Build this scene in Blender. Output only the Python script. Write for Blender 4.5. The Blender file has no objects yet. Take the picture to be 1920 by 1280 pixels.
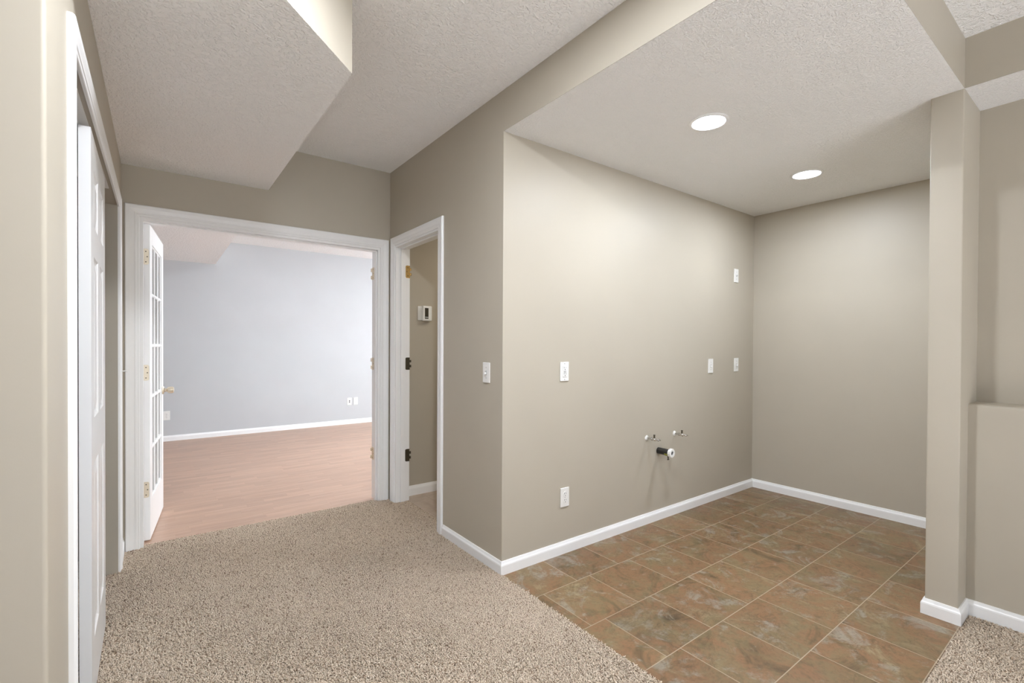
import bpy, bmesh, math, random
import numpy as np
from mathutils import Vector, Matrix

random.seed(7)
C = bpy.context.scene.collection
scene = bpy.context.scene
PI = math.pi

# ------------------------------------------------------------------ camera
F_PX, YAW, PITCH, ROLL, CY = 884.9963, 0.9279, -0.0083, 0.005, 654.5295
CAM_H = 1.27
fw = Vector((math.cos(YAW) * math.cos(PITCH), math.sin(YAW) * math.cos(PITCH), math.sin(PITCH)))
rt = Vector((math.sin(YAW), -math.cos(YAW), 0))
up = rt.cross(fw)
cr = rt * math.cos(ROLL) + up * math.sin(ROLL)
cu = -rt * math.sin(ROLL) + up * math.cos(ROLL)
cam_d = bpy.data.cameras.new('camera')
cam = bpy.data.objects.new('camera', cam_d)
C.objects.link(cam)
m = Matrix.Identity(4)
for i in range(3):
    m[i][0], m[i][1], m[i][2] = cr[i], cu[i], -fw[i]
m[2][3] = CAM_H
cam.matrix_world = m
cam_d.sensor_width = 36.0
cam_d.sensor_fit = 'HORIZONTAL'
cam_d.lens = F_PX / 1920 * 36
cam_d.shift_y = (CY - 640) / 1920
cam_d.clip_start = 0.02
scene.camera = cam

# ------------------------------------------------------------------ world, exposure, large lights
world = bpy.data.worlds.new('world')
scene.world = world
world.use_nodes = True
world.node_tree.nodes['Background'].inputs[0].default_value = (0.80, 0.88, 1.0, 1)
world.node_tree.nodes['Background'].inputs[1].default_value = 1.0
vs = scene.view_settings
vs.view_transform = 'Standard'
vs.look = 'None'
vs.gamma = 1.0
vs.use_curve_mapping = False
vs.exposure = 0.19
scene.cycles.max_bounces = 12
scene.cycles.diffuse_bounces = 6


def area_light(name, loc, target, size, size_y, energy, color=(1, 1, 1), shape='RECTANGLE'):
    d = bpy.data.lights.new(name, 'AREA')
    d.shape = shape
    d.size = size
    d.size_y = size_y
    d.energy = energy
    d.color = color
    o = bpy.data.objects.new(name, d)
    C.objects.link(o)
    o.location = loc
    o.rotation_euler = (Vector(target) - Vector(loc)).to_track_quat('-Z', 'Y').to_euler()
    return o


# daylight through the windows of the main room (behind the camera) and of the far room
area_light('rear_window_daylight', (0.9, -3.62, 1.35), (0.9, 0, 1.35), 3.0, 1.9, 30, (0.88, 0.97, 1.10))
area_light('far_window_daylight', (5.58, 4.8, 1.35), (0, 4.8, 1.35), 1.8, 1.5, 150, (0.91, 0.985, 1.07))
# main room ceiling lamp out of frame, then added fill for far room, passage
area_light('hall_lamp', (0.60, 0.98, 2.668), (0.60, 0.98, 0), 0.16, 0.16, 43, (0.94, 0.99, 1.07), 'DISK')
area_light('far_fill', (1.4, 5.2, 2.668), (1.4, 5.2, 0), 0.16, 0.16, 26, (0.90, 0.995, 1.08), 'DISK')
area_light('far_fill', (3.6, 5.2, 2.668), (3.6, 5.2, 0), 0.16, 0.16, 26, (0.90, 0.995, 1.08), 'DISK')
area_light('passage_fill', (2.7, 2.95, 2.435), (2.7, 2.95, 0), 0.16, 0.16, 11.5, (1.0, 0.92, 0.79), 'DISK')
# sunlight added for bounce, through the rear window onto the carpet behind the camera
sun_d = bpy.data.lights.new('bounce_sun', 'SUN')
sun_d.energy = 59.0
sun_d.color = (0.78, 0.965, 1.28)
sun_d.angle = 0.01
sun_o = bpy.data.objects.new('bounce_sun', sun_d)
C.objects.link(sun_o)
sun_o.location = (0.9, -9, 6)
sun_o.rotation_euler = Vector((0.0, 0.74, -0.67)).to_track_quat('-Z', 'Y').to_euler()
LENS = 14.0
LAMP_W = 14.4

# ------------------------------------------------------------------ dimensions (metres)
X0, Y0, X1, Y2, XL = 1.5205, 2.1162, 4.3159, 3.7051, -0.1788
ZC, ZH, ZS = 2.4471, 2.6735, 2.355
YC, YCL, XC, XW, XW2 = 0.4949, 0.6128, 2.9338, 3.2754, 3.0906
SX, SY1 = 0.6224, 1.909
Y3 = 7.585
RX0, RY0 = -3.2, -3.6


# ------------------------------------------------------------------ materials
def new_mat(name):
    mt = bpy.data.materials.new(name)
    mt.use_nodes = True
    nt = mt.node_tree
    b = nt.nodes['Principled BSDF']
    return mt, nt, b


def N(nt, typ, **kw):
    n = nt.nodes.new(typ)
    for k, v in kw.items():
        setattr(n, k, v)
    return n


def L(nt, a, b):
    nt.links.new(a, b)


def math_n(nt, op, a, b=None, c=None):
    n = N(nt, 'ShaderNodeMath', operation=op)
    for i, v in enumerate((a, b, c)):
        if v is None:
            continue
        if isinstance(v, (int, float)):
            n.inputs[i].default_value = v
        else:
            L(nt, v, n.inputs[i])
    return n.outputs[0]


def obj_coord(nt):
    return N(nt, 'ShaderNodeNewGeometry').outputs['Position']


def noise(nt, co, scale, detail=4, rough=0.5, dist=0.0):
    n = N(nt, 'ShaderNodeTexNoise')
    L(nt, co, n.inputs['Vector'])
    n.inputs['Scale'].default_value = scale
    n.inputs['Detail'].default_value = detail
    n.inputs['Roughness'].default_value = rough
    n.inputs['Distortion'].default_value = dist
    return n


def ramp(nt, fac, stops):
    n = N(nt, 'ShaderNodeValToRGB')
    L(nt, fac, n.inputs[0])
    e = n.color_ramp.elements
    while len(e) > 1:
        e.remove(e[-1])
    e[0].position, e[0].color = stops[0][0], (*stops[0][1], 1)
    for p, c in stops[1:]:
        x = e.new(p)
        x.color = (*c, 1)
    return n


def mix_col(nt, fac, a, b):
    n = N(nt, 'ShaderNodeMix', data_type='RGBA')
    for sock, v in ((n.inputs[0], fac), (n.inputs[6], a), (n.inputs[7], b)):
        if isinstance(v, (int, float)):
            sock.default_value = v
        elif isinstance(v, tuple):
            sock.default_value = (*v, 1)
        else:
            L(nt, v, sock)
    return n.outputs[2]


def bump(nt, bsdf, h, strength, dist):
    n = N(nt, 'ShaderNodeBump')
    n.inputs['Strength'].default_value = strength
    n.inputs['Distance'].default_value = dist
    L(nt, h, n.inputs['Height'])
    L(nt, n.outputs[0], bsdf.inputs['Normal'])


def plain(name, col, rough=0.5, metal=0.0, spec=0.5):
    mt, nt, b = new_mat(name)
    b.inputs['Base Color'].default_value = (*col, 1)
    b.inputs['Roughness'].default_value = rough
    b.inputs['Metallic'].default_value = metal
    b.inputs['Specular IOR Level'].default_value = spec
    return mt


def paint(name, col, rough=0.55, spec=0.35):
    mt, nt, b = new_mat(name)
    co = obj_coord(nt)
    n = noise(nt, co, 2.2, 3)
    r = ramp(nt, n.outputs[0], [(0.35, tuple(c * 0.985 for c in col)), (0.65, tuple(min(1, c * 1.015) for c in col))])
    L(nt, r.outputs[0], b.inputs['Base Color'])
    b.inputs['Roughness'].default_value = rough
    b.inputs['Specular IOR Level'].default_value = spec
    n2 = noise(nt, co, 260, 2)
    bump(nt, b, n2.outputs[0], 0.06, 0.001)
    return mt


WALL = paint('beige_wall_paint', (0.47, 0.426, 0.348), 0.47, 0.3)
GREY = paint('pale_grey_paint', (0.535, 0.546, 0.556))
WHITE = paint('white_trim_paint', (0.87, 0.868, 0.86), 0.3, 0.5)


def knockdown(name, col, scale=150, amt=0.55):
    mt, nt, b = new_mat(name)
    co = obj_coord(nt)
    n1 = noise(nt, co, scale, 2, 0.55, 0.6)
    r1 = ramp(nt, n1.outputs[0], [(0.46, (0, 0, 0)), (0.62, (1, 1, 1))])
    n2 = noise(nt, co, scale * 2.6, 2, 0.6)
    h = math_n(nt, 'ADD', r1.outputs[0], math_n(nt, 'MULTIPLY', n2.outputs[0], 0.35))
    b.inputs['Base Color'].default_value = (*col, 1)
    b.inputs['Roughness'].default_value = 0.8
    b.inputs['Specular IOR Level'].default_value = 0.3
    bump(nt, b, h, amt, 0.006)
    return mt


CEIL = knockdown('knockdown_ceiling_texture', (0.91, 0.905, 0.895), 72, 0.6)
POP = knockdown('fine_popcorn_ceiling_texture', (0.91, 0.905, 0.895), 108, 0.6)


def tile_mat():
    mt, nt, b = new_mat('slate_look_floor_tile')
    co = obj_coord(nt)
    sep = N(nt, 'ShaderNodeSeparateXYZ')
    L(nt, co, sep.inputs[0])
    S, G = 0.3335, 0.0036
    v = math_n(nt, 'DIVIDE', math_n(nt, 'SUBTRACT', 1.8205 + S, sep.outputs[1]), S)
    row = math_n(nt, 'FLOOR', v)
    fv = math_n(nt, 'FRACT', v)
    off = math_n(nt, 'MULTIPLY_ADD', row, 0.0925, 1.479)
    u = math_n(nt, 'DIVIDE', math_n(nt, 'SUBTRACT', sep.outputs[0], off), S)
    col = math_n(nt, 'FLOOR', u)
    fu = math_n(nt, 'FRACT', u)
    du = math_n(nt, 'MINIMUM', fu, math_n(nt, 'SUBTRACT', 1.0, fu))
    dv = math_n(nt, 'MINIMUM', fv, math_n(nt, 'SUBTRACT', 1.0, fv))
    d = math_n(nt, 'MULTIPLY', math_n(nt, 'MINIMUM', du, dv), S)
    grout = math_n(nt, 'LESS_THAN', d, G / 2)
    comb = N(nt, 'ShaderNodeCombineXYZ')
    L(nt, row, comb.inputs[0])
    L(nt, col, comb.inputs[1])
    wn = N(nt, 'ShaderNodeTexWhiteNoise', noise_dimensions='2D')
    L(nt, comb.outputs[0], wn.inputs['Vector'])
    sh = N(nt, 'ShaderNodeVectorMath', operation='MULTIPLY_ADD')
    L(nt, wn.outputs['Color'], sh.inputs[0])
    sh.inputs[1].default_value = (7, 7, 7)
    L(nt, co, sh.inputs[2])
    p = sh.outputs[0]
    n1 = noise(nt, p, 5.0, 10, 0.70, 0.9)
    c1 = ramp(nt, n1.outputs[0], [(0.30, (0.10, 0.066, 0.031)), (0.41, (0.205, 0.122, 0.057)),
                                  (0.48, (0.285, 0.150, 0.071)), (0.55, (0.250, 0.155, 0.076)), (0.66, (0.345, 0.255, 0.140))])
    n2 = noise(nt, p, 4.8, 9, 0.66, 1.0)
    m2 = ramp(nt, n2.outputs[0], [(0.47, (0, 0, 0)), (0.58, (1, 1, 1))])
    c2 = mix_col(nt, math_n(nt, 'MULTIPLY', m2.outputs[0], 0.45), c1.outputs[0], (0.220, 0.185, 0.090))
    n3 = noise(nt, p, 6.2, 10, 0.72, 0.8)
    m3 = ramp(nt, n3.outputs[0], [(0.54, (0, 0, 0)), (0.64, (1, 1, 1))])
    c3 = mix_col(nt, math_n(nt, 'MULTIPLY', m3.outputs[0], 0.65), c2, (0.365, 0.335, 0.270))
    n4 = noise(nt, p, 8.5, 9, 0.7, 1.1)
    vein = ramp(nt, math_n(nt, 'ABSOLUTE', math_n(nt, 'SUBTRACT', n4.outputs[0], 0.5)), [(0.0, (1, 1, 1)), (0.022, (0, 0, 0))])
    n5 = noise(nt, p, 5.0, 4, 0.6)
    vm = ramp(nt, n5.outputs[0], [(0.45, (0, 0, 0)), (0.62, (1, 1, 1))])
    veins = math_n(nt, 'MULTIPLY', vein.outputs[0], math_n(nt, 'MULTIPLY_ADD', vm.outputs[0], 0.6, 0.08))
    c4a = mix_col(nt, veins, c3, (0.095, 0.06, 0.028))
    n6 = noise(nt, p, 55, 5, 0.7)
    c4 = mix_col(nt, math_n(nt, 'MULTIPLY', ramp(nt, n6.outputs[0], [(0.36, (1, 1, 1)), (0.5, (0, 0, 0))]).outputs[0], 0.35), c4a, (0.12, 0.078, 0.036))
    bright = math_n(nt, 'MULTIPLY_ADD', wn.outputs['Value'], 0.20, 0.74)
    hsv = N(nt, 'ShaderNodeHueSaturation')
    L(nt, c4, hsv.inputs['Color'])
    L(nt, bright, hsv.inputs['Value'])
    hsv.inputs['Saturation'].default_value = 0.98
    fin = mix_col(nt, grout, hsv.outputs[0], (0.40, 0.32, 0.225))
    L(nt, fin, b.inputs['Base Color'])
    b.inputs['Roughness'].default_value = 0.42
    b.inputs['Specular IOR Level'].default_value = 0.4
    hh = math_n(nt, 'SUBTRACT', math_n(nt, 'MULTIPLY', n4.outputs[0], 0.25), grout)
    bump(nt, b, hh, 0.35, 0.002)
    return mt


def vinyl_mat():
    mt, nt, b = new_mat('beige_stone_vinyl')
    co = obj_coord(nt)
    n1 = noise(nt, co, 5, 6, 0.6, 1.0)
    r = ramp(nt, n1.outputs[0], [(0.3, (0.36, 0.28, 0.215)), (0.7, (0.47, 0.385, 0.305))])
    br = N(nt, 'ShaderNodeTexBrick')
    L(nt, co, br.inputs['Vector'])
    br.offset = 0.5
    br.inputs['Scale'].default_value = 1.0
    br.inputs['Brick Width'].default_value = 0.3
    br.inputs['Row Height'].default_value = 0.3
    br.inputs['Mortar Size'].default_value = 0.003
    c = mix_col(nt, math_n(nt, 'MULTIPLY', br.outputs['Fac'], 0.5), r.outputs[0], (0.30, 0.235, 0.18))
    L(nt, c, b.inputs['Base Color'])
    b.inputs['Roughness'].default_value = 0.45
    return mt


def laminate_mat():
    mt, nt, b = new_mat('oak_strip_laminate')
    co = obj_coord(nt)
    sep = N(nt, 'ShaderNodeSeparateXYZ')
    L(nt, co, sep.inputs[0])
    W, LEN = 0.064, 0.46
    v = math_n(nt, 'DIVIDE', sep.outputs[1], W)
    row = math_n(nt, 'FLOOR', v)
    fv = math_n(nt, 'FRACT', v)
    wr = N(nt, 'ShaderNodeTexWhiteNoise', noise_dimensions='1D')
    L(nt, row, wr.inputs['W'])
    u = math_n(nt, 'ADD', math_n(nt, 'DIVIDE', sep.outputs[0], LEN), math_n(nt, 'MULTIPLY', wr.outputs['Value'], 9.0))
    col = math_n(nt, 'FLOOR', u)
    fu = math_n(nt, 'FRACT', u)
    comb = N(nt, 'ShaderNodeCombineXYZ')
    L(nt, row, comb.inputs[0])
    L(nt, col, comb.inputs[1])
    wn = N(nt, 'ShaderNodeTexWhiteNoise', noise_dimensions='2D')
    L(nt, comb.outputs[0], wn.inputs['Vector'])
    sc = N(nt, 'ShaderNodeVectorMath', operation='MULTIPLY')
    L(nt, co, sc.inputs[0])
    sc.inputs[1].default_value = (2.2, 26, 1)
    sh = N(nt, 'ShaderNodeVectorMath', operation='MULTIPLY_ADD')
    L(nt, wn.outputs['Color'], sh.inputs[0])
    sh.inputs[1].default_value = (9, 9, 9)
    L(nt, sc.outputs[0], sh.inputs[2])
    g = noise(nt, sh.outputs[0], 1.6, 5, 0.6, 0.8)
    r = ramp(nt, g.outputs[0], [(0.28, (0.405, 0.255, 0.178)), (0.5, (0.462, 0.302, 0.216)), (0.75, (0.515, 0.350, 0.260))])
    hsv = N(nt, 'ShaderNodeHueSaturation')
    L(nt, r.outputs[0], hsv.inputs['Color'])
    L(nt, math_n(nt, 'MULTIPLY_ADD', wn.outputs['Value'], 0.17, 0.915), hsv.inputs['Value'])
    du = math_n(nt, 'MULTIPLY', math_n(nt, 'MINIMUM', fu, math_n(nt, 'SUBTRACT', 1.0, fu)), LEN)
    dv = math_n(nt, 'MULTIPLY', math_n(nt, 'MINIMUM', fv, math_n(nt, 'SUBTRACT', 1.0, fv)), W)
    seam = math_n(nt, 'LESS_THAN', math_n(nt, 'MINIMUM', du, dv), 0.0008)
    c = mix_col(nt, math_n(nt, 'MULTIPLY', seam, 0.45), hsv.outputs[0], (0.34, 0.20, 0.14))
    L(nt, c, b.inputs['Base Color'])
    b.inputs['Roughness'].default_value = 0.38
    b.inputs['Specular IOR Level'].default_value = 0.45
    return mt


def carpet_mat(backing=False):
    mt, nt, b = new_mat('carpet_backing' if backing else 'beige_frieze_yarn')
    if backing:
        co = obj_coord(nt)
        n1 = noise(nt, co, 150, 4, 0.7)
        r = ramp(nt, n1.outputs[0], [(0.35, (0.26, 0.195, 0.14)), (0.6, (0.60, 0.50, 0.40))])
        L(nt, r.outputs[0], b.inputs['Base Color'])
        bump(nt, b, n1.outputs[0], 0.8, 0.008)
    else:
        at = N(nt, 'ShaderNodeAttribute', attribute_name='yarn')
        r = ramp(nt, at.outputs['Fac'], [(0.0, (0.34, 0.245, 0.17)), (0.16, (0.61, 0.49, 0.375)),
                                         (0.6, (0.71, 0.59, 0.465)), (1.0, (0.79, 0.685, 0.56))])
        L(nt, r.outputs[0], b.inputs['Base Color'])
    b.inputs['Roughness'].default_value = 0.95
    b.inputs['Specular IOR Level'].default_value = 0.1
    return mt


TILE, VINYL, LAM = tile_mat(), vinyl_mat(), laminate_mat()
YARN, BACKING = carpet_mat(), carpet_mat(True)
PLATE = plain('white_plastic', (0.82, 0.81, 0.78), 0.35)
SLOT = plain('dark_slot', (0.03, 0.03, 0.03), 0.6)
SLOT_GREY = plain('grey_slot', (0.16, 0.155, 0.15), 0.6)
NICKEL = plain('satin_brass', (0.74, 0.66, 0.52), 0.42, 0.85)
BRASS = plain('polished_brass', (0.80, 0.58, 0.27), 0.2, 1.0)
AGED = plain('darkened_brass', (0.10, 0.085, 0.06), 0.45, 0.8)
CHROME = plain('chrome', (0.66, 0.65, 0.63), 0.22, 1.0)
ABS = plain('black_pipe_plastic', (0.018, 0.017, 0.016), 0.3)
OLIVE = plain('yellow_green_band', (0.30, 0.31, 0.05), 0.45)
SCREEN = plain('dark_display', (0.045, 0.038, 0.028), 0.15)
SOFTGREY = plain('pale_grey_plastic', (0.60, 0.59, 0.57), 0.4)
DGREY = plain('grey_plastic', (0.42, 0.41, 0.40), 0.4)
CLOSET_SHADE = paint('closet_painted_shade', (0.10, 0.095, 0.09))  # closet shade painted into the colour; the walls themselves are beige

GLASS, gnt, gb = new_mat('clear_glass')
gb.inputs['Base Color'].default_value = (0.95, 0.97, 0.97, 1)
gb.inputs['Roughness'].default_value = 0.02
gb.inputs['Transmission Weight'].default_value = 1.0
gb.inputs['IOR'].default_value = 1.45

LAMP, lnt, lb = new_mat('lit_diffuser')
lb.inputs['Base Color'].default_value = (0.9, 0.9, 0.88, 1)
lb.inputs['Emission Color'].default_value = (0.91, 0.985, 1.10, 1)
lb.inputs['Emission Strength'].default_value = LENS


# ------------------------------------------------------------------ mesh helpers
def link(name, bm, mats, parent=None, smooth=False):
    me = bpy.data.meshes.new(name)
    bmesh.ops.recalc_face_normals(bm, faces=bm.faces[:])
    if smooth:
        for f in bm.faces:
            f.smooth = True
    bm.to_mesh(me)
    bm.free()
    for mt in (mats if isinstance(mats, (list, tuple)) else [mats]):
        me.materials.append(mt)
    if smooth:
        try:
            me.set_sharp_from_angle(angle=math.radians(35))
        except Exception:
            pass
    o = bpy.data.objects.new(name, me)
    C.objects.link(o)
    if parent is not None:
        o.parent = parent
    return o


def tag(o, label, cat, group=None, kind=None):
    o['label'] = label
    o['category'] = cat
    if group:
        o['group'] = group
    if kind:
        o['kind'] = kind
    return o


def thing(name, label, cat, loc, group=None, kind=None, rot=(0, 0, 0)):
    o = bpy.data.objects.new(name, None)
    o.empty_display_size = 0.05
    C.objects.link(o)
    o.location = loc
    o.rotation_euler = rot
    return tag(o, label, cat, group, kind)


def box(bm, x0, y0, z0, x1, y1, z1, bev=0.0, mi=0, seg=2):
    x0, x1 = min(x0, x1), max(x0, x1)
    y0, y1 = min(y0, y1), max(y0, y1)
    z0, z1 = min(z0, z1), max(z0, z1)
    t = bmesh.new()
    vs_ = [t.verts.new(p) for p in ((x0, y0, z0), (x1, y0, z0), (x1, y1, z0), (x0, y1, z0),
                                    (x0, y0, z1), (x1, y0, z1), (x1, y1, z1), (x0, y1, z1))]
    for f in ((0, 3, 2, 1), (4, 5, 6, 7), (0, 1, 5, 4), (1, 2, 6, 5), (2, 3, 7, 6), (3, 0, 4, 7)):
        t.faces.new([vs_[i] for i in f])
    if bev:
        bmesh.ops.bevel(t, geom=t.edges[:], offset=bev, segments=seg, profile=0.5, affect='EDGES')
    merge(bm, t, mi)


def merge(bm, t, mi=0, mat=None):
    t.verts.index_update()
    mp = {}
    for v in t.verts:
        mp[v.index] = bm.verts.new(mat @ v.co if mat else v.co)
    for f in t.faces:
        try:
            nf = bm.faces.new([mp[v.index] for v in f.verts])
            nf.material_index = mi if mi else f.material_index
            nf.smooth = f.smooth
        except ValueError:
            pass
    t.free()


def poly_prism(bm, pts, z0, z1, mi=0, caps=True):
    a = [bm.verts.new((x, y, z0)) for x, y in pts]
    b_ = [bm.verts.new((x, y, z1)) for x, y in pts]
    n = len(pts)
    for i in range(n):
        f = bm.faces.new((a[i], a[(i + 1) % n], b_[(i + 1) % n], b_[i]))
        f.material_index = mi
    if caps:
        bm.faces.new(list(reversed(a))).material_index = mi
        bm.faces.new(b_).material_index = mi


def quad(bm, pts, mi=0):
    f = bm.faces.new([bm.verts.new(p) for p in pts])
    f.material_index = mi
    return f


def lathe(bm, prof, origin, axis, seg=24, mi=0, cap=True):
    """prof: (radius, distance along axis) points"""
    ax = Vector(axis).normalized()
    t = Vector((0, 0, 1)) if abs(ax.z) < 0.9 else Vector((1, 0, 0))
    e1 = ax.cross(t).normalized()
    e2 = ax.cross(e1)
    o = Vector(origin)
    rings = []
    for r, h in prof:
        rings.append([bm.verts.new(o + ax * h + (e1 * math.cos(2 * PI * k / seg) + e2 * math.sin(2 * PI * k / seg)) * max(r, 1e-5))
                      for k in range(seg)])
    for a, b_ in zip(rings, rings[1:]):
        for k in range(seg):
            f = bm.faces.new((a[k], a[(k + 1) % seg], b_[(k + 1) % seg], b_[k]))
            f.material_index = mi
            f.smooth = True
    if cap:
        bm.faces.new(list(reversed(rings[0]))).material_index = mi
        bm.faces.new(rings[-1]).material_index = mi


def struct(name, bm, mats, label, cat, parent=None, smooth=False):
    o = link(name, bm, mats, parent, smooth)
    if parent is None:
        tag(o, label, cat, None, 'structure')
    return o


# ------------------------------------------------------------------ floors
bm = bmesh.new()
poly_prism(bm, [(X0 - 0.002, YC - 0.012), (X1 + 0.1, YC - 0.012), (X1 + 0.1, Y0 + 0.02), (X0 - 0.002, Y0 + 0.02)], -0.05, 0.0)
struct('floor', bm, TILE, 'brown slate-look tile floor with pale grout in the lit alcove', 'floor')

bm = bmesh.new()
box(bm, -1.3, 3.752, -0.05, 5.7, Y3 + 0.1, 0.002)
struct('floor', bm, LAM, 'pinkish oak strip laminate floor beyond the wide white doorway', 'floor')

bm = bmesh.new()
box(bm, 1.63, 2.23, -0.05, 3.9, 3.75, 0.0)
struct('floor', bm, VINYL, 'beige stone vinyl floor inside the narrow doorway', 'floor')

bm = bmesh.new()
poly_prism(bm, [(RX0, RY0), (XW, RY0), (XW, YC - 0.012), (X0 - 0.002, YC - 0.012), (X0 - 0.002, 2.2), (1.63, 2.2),
                (1.63, 3.752), (-0.95, 3.752), (-0.95, 1.5), (RX0, 1.5)], -0.05, -0.002)
struct('floor', bm, BACKING, 'woven backing under the beige carpet', 'floor')


def carpet(regions):
    rng = np.random.default_rng(3)
    pts = []
    for (ax, ay, bx, by) in regions:
        y = ay
        while y < by:
            near = math.hypot(max(0, 0.4 - 0.4), y)
            s = 0.0054 if y < 2.4 else 0.0064
            y1 = min(by, y + 0.4)
            nx, ny = max(1, int((bx - ax) / s)), max(1, int((y1 - y) / s))
            gx, gy = np.meshgrid(np.linspace(ax, bx, nx, endpoint=False), np.linspace(y, y1, ny, endpoint=False))
            p = np.stack([gx.ravel(), gy.ravel()], 1) + rng.uniform(-0.5, 0.5, (nx * ny, 2)) * s * 1.1
            pts.append(np.column_stack([p, np.full(len(p), s)]))
            y = y1
    P = np.concatenate(pts)
    n = len(P)
    s = P[:, 2]
    # the pile leans in slow swirls (footprints, vacuum strokes) plus a strong random lean per tuft
    sx = 0.32 * np.sin(3.1 * P[:, 0] + 1.7 * P[:, 1]) + 0.22 * np.sin(7.3 * P[:, 1] - 4.1 * P[:, 0] + 1.0)
    sy = 0.32 * np.cos(2.3 * P[:, 1] - 2.9 * P[:, 0] + 0.5) + 0.22 * np.sin(5.9 * P[:, 0] + 6.7 * P[:, 1])
    lean = np.column_stack([sx, sy]) * 0.6 + rng.normal(0, 0.55, (n, 2))
    hgt = rng.uniform(0.0042, 0.0076, n)
    rad = s * rng.uniform(0.40, 0.62, n)
    ang = rng.uniform(0, 2 * PI, n)
    V = np.zeros((n, 9, 3), np.float32)
    for k in range(3):
        a = ang + k * 2 * PI / 3
        c, d = np.cos(a), np.sin(a)
        V[:, k, 0] = P[:, 0] + c * rad * 0.8
        V[:, k, 1] = P[:, 1] + d * rad * 0.8
        V[:, k, 2] = -0.003
        a = a + 0.7
        c, d = np.cos(a), np.sin(a)
        mx = P[:, 0] + lean[:, 0] * hgt * 0.45
        my = P[:, 1] + lean[:, 1] * hgt * 0.45
        V[:, 3 + k, 0] = mx + c * rad
        V[:, 3 + k, 1] = my + d * rad
        V[:, 3 + k, 2] = hgt * 0.55
        a = a + 0.7
        c, d = np.cos(a), np.sin(a)
        tx = P[:, 0] + lean[:, 0] * hgt * 1.25
        ty = P[:, 1] + lean[:, 1] * hgt * 1.25
        V[:, 6 + k, 0] = tx + c * rad * 0.85
        V[:, 6 + k, 1] = ty + d * rad * 0.85
        V[:, 6 + k, 2] = hgt * (1.0 - 0.12 * np.hypot(lean[:, 0], lean[:, 1])) + 0.0005 * k
    base = (np.arange(n) * 9)[:, None]
    quads = []
    for lv in (0, 3):
        for k in range(3):
            k2 = (k + 1) % 3
            quads.append(np.array([lv + k, lv + k2, lv + 3 + k2, lv + 3 + k]))
    Q = (base[:, :, None] + np.array(quads)[None]).reshape(-1)
    T = (base + np.array([6, 7, 8])[None]).reshape(-1)
    nq, ntq = n * 6, n
    me = bpy.data.meshes.new('carpet_pile')
    me.vertices.add(n * 9)
    me.vertices.foreach_set('co', V.reshape(-1))
    me.loops.add(nq * 4 + ntq * 3)
    me.loops.foreach_set('vertex_index', np.concatenate([Q, T]).astype(np.int32))
    me.polygons.add(nq + ntq)
    ls = np.concatenate([np.arange(nq) * 4, nq * 4 + np.arange(ntq) * 3]).astype(np.int32)
    me.polygons.foreach_set('loop_start', ls)
    me.polygons.foreach_set('use_smooth', np.ones(nq + ntq, dtype=bool))
    me.update(calc_edges=True)
    at = me.attributes.new('yarn', 'FLOAT', 'POINT')
    yv = np.clip(rng.normal(0.55, 0.22, n), 0, 1)
    yv[rng.random(n) < 0.05] = 0.0
    at.data.foreach_set('value', np.repeat(yv, 9).astype(np.float32))
    me.materials.append(YARN)
    o = bpy.data.objects.new('carpet_pile', me)
    C.objects.link(o)
    return tag(o, 'beige frieze carpet pile flecked with brown, running to the doorways', 'carpet', None, 'stuff')


carpet([(XL - 0.11, 1.64, X0 - 0.003, 3.752), (-0.95, 0.25, X0 - 0.003, 1.31), (XL + 0.005, 1.31, X0 - 0.003, 1.64),
        (X0 + 0.0, 2.88, 1.625, 3.57), (X0 - 0.003, -0.5, XW2 - 0.016, YC - 0.016)])

# ------------------------------------------------------------------ ceilings
bm = bmesh.new()
quad(bm, [(RX0 - 0.1, RY0 - 0.1, ZH), (XW + 0.2, RY0 - 0.1, ZH), (XW + 0.2, YC, ZH), (X0 + 0.12, YC + 0.1, ZH), (X0 + 0.12, Y2 + 0.115, ZH), (RX0 - 0.1, Y2 + 0.115, ZH)])
struct('ceiling', bm, CEIL, 'high white textured hall ceiling behind the dropped box', 'ceiling')

bm = bmesh.new()
quad(bm, [(X0, YC, ZC), (X1 + 0.1, YC, ZC), (X1 + 0.1, Y0 + 0.1, ZC), (X0, Y0, ZC)])
struct('ceiling', bm, POP, 'white popcorn alcove ceiling holding two lit round lamps', 'ceiling')

bm = bmesh.new()
quad(bm, [(XC, RY0, ZC), (XW + 0.05, RY0, ZC), (XW + 0.05, YC, ZC), (XC, YC, ZC)])
struct('ceiling', bm, POP, 'narrow white textured underside of the beam right of the column', 'ceiling')

bm = bmesh.new()
pts = [(XL + 0.0, 3.7051), (SX, 3.7051), (SX, SY1), (0.3243, 1.6290), (-0.0090, 1.3155), (XL + 0.0, 1.3155)]
a = [bm.verts.new((x, y, ZS)) for x, y in pts]
b_ = [bm.verts.new((x, y, ZH - 0.0005)) for x, y in pts]
bm.faces.new(a).material_index = 0
for i in range(len(pts)):
    j = (i + 1) % len(pts)
    bm.faces.new((a[i], a[j], b_[j], b_[i])).material_index = 1
bm.faces.new(b_).material_index = 1
struct('ceiling_bulkhead', bm, [CEIL, WALL], 'dropped ceiling box over the hall with a brightly lit angled side', 'ceiling')

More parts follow.
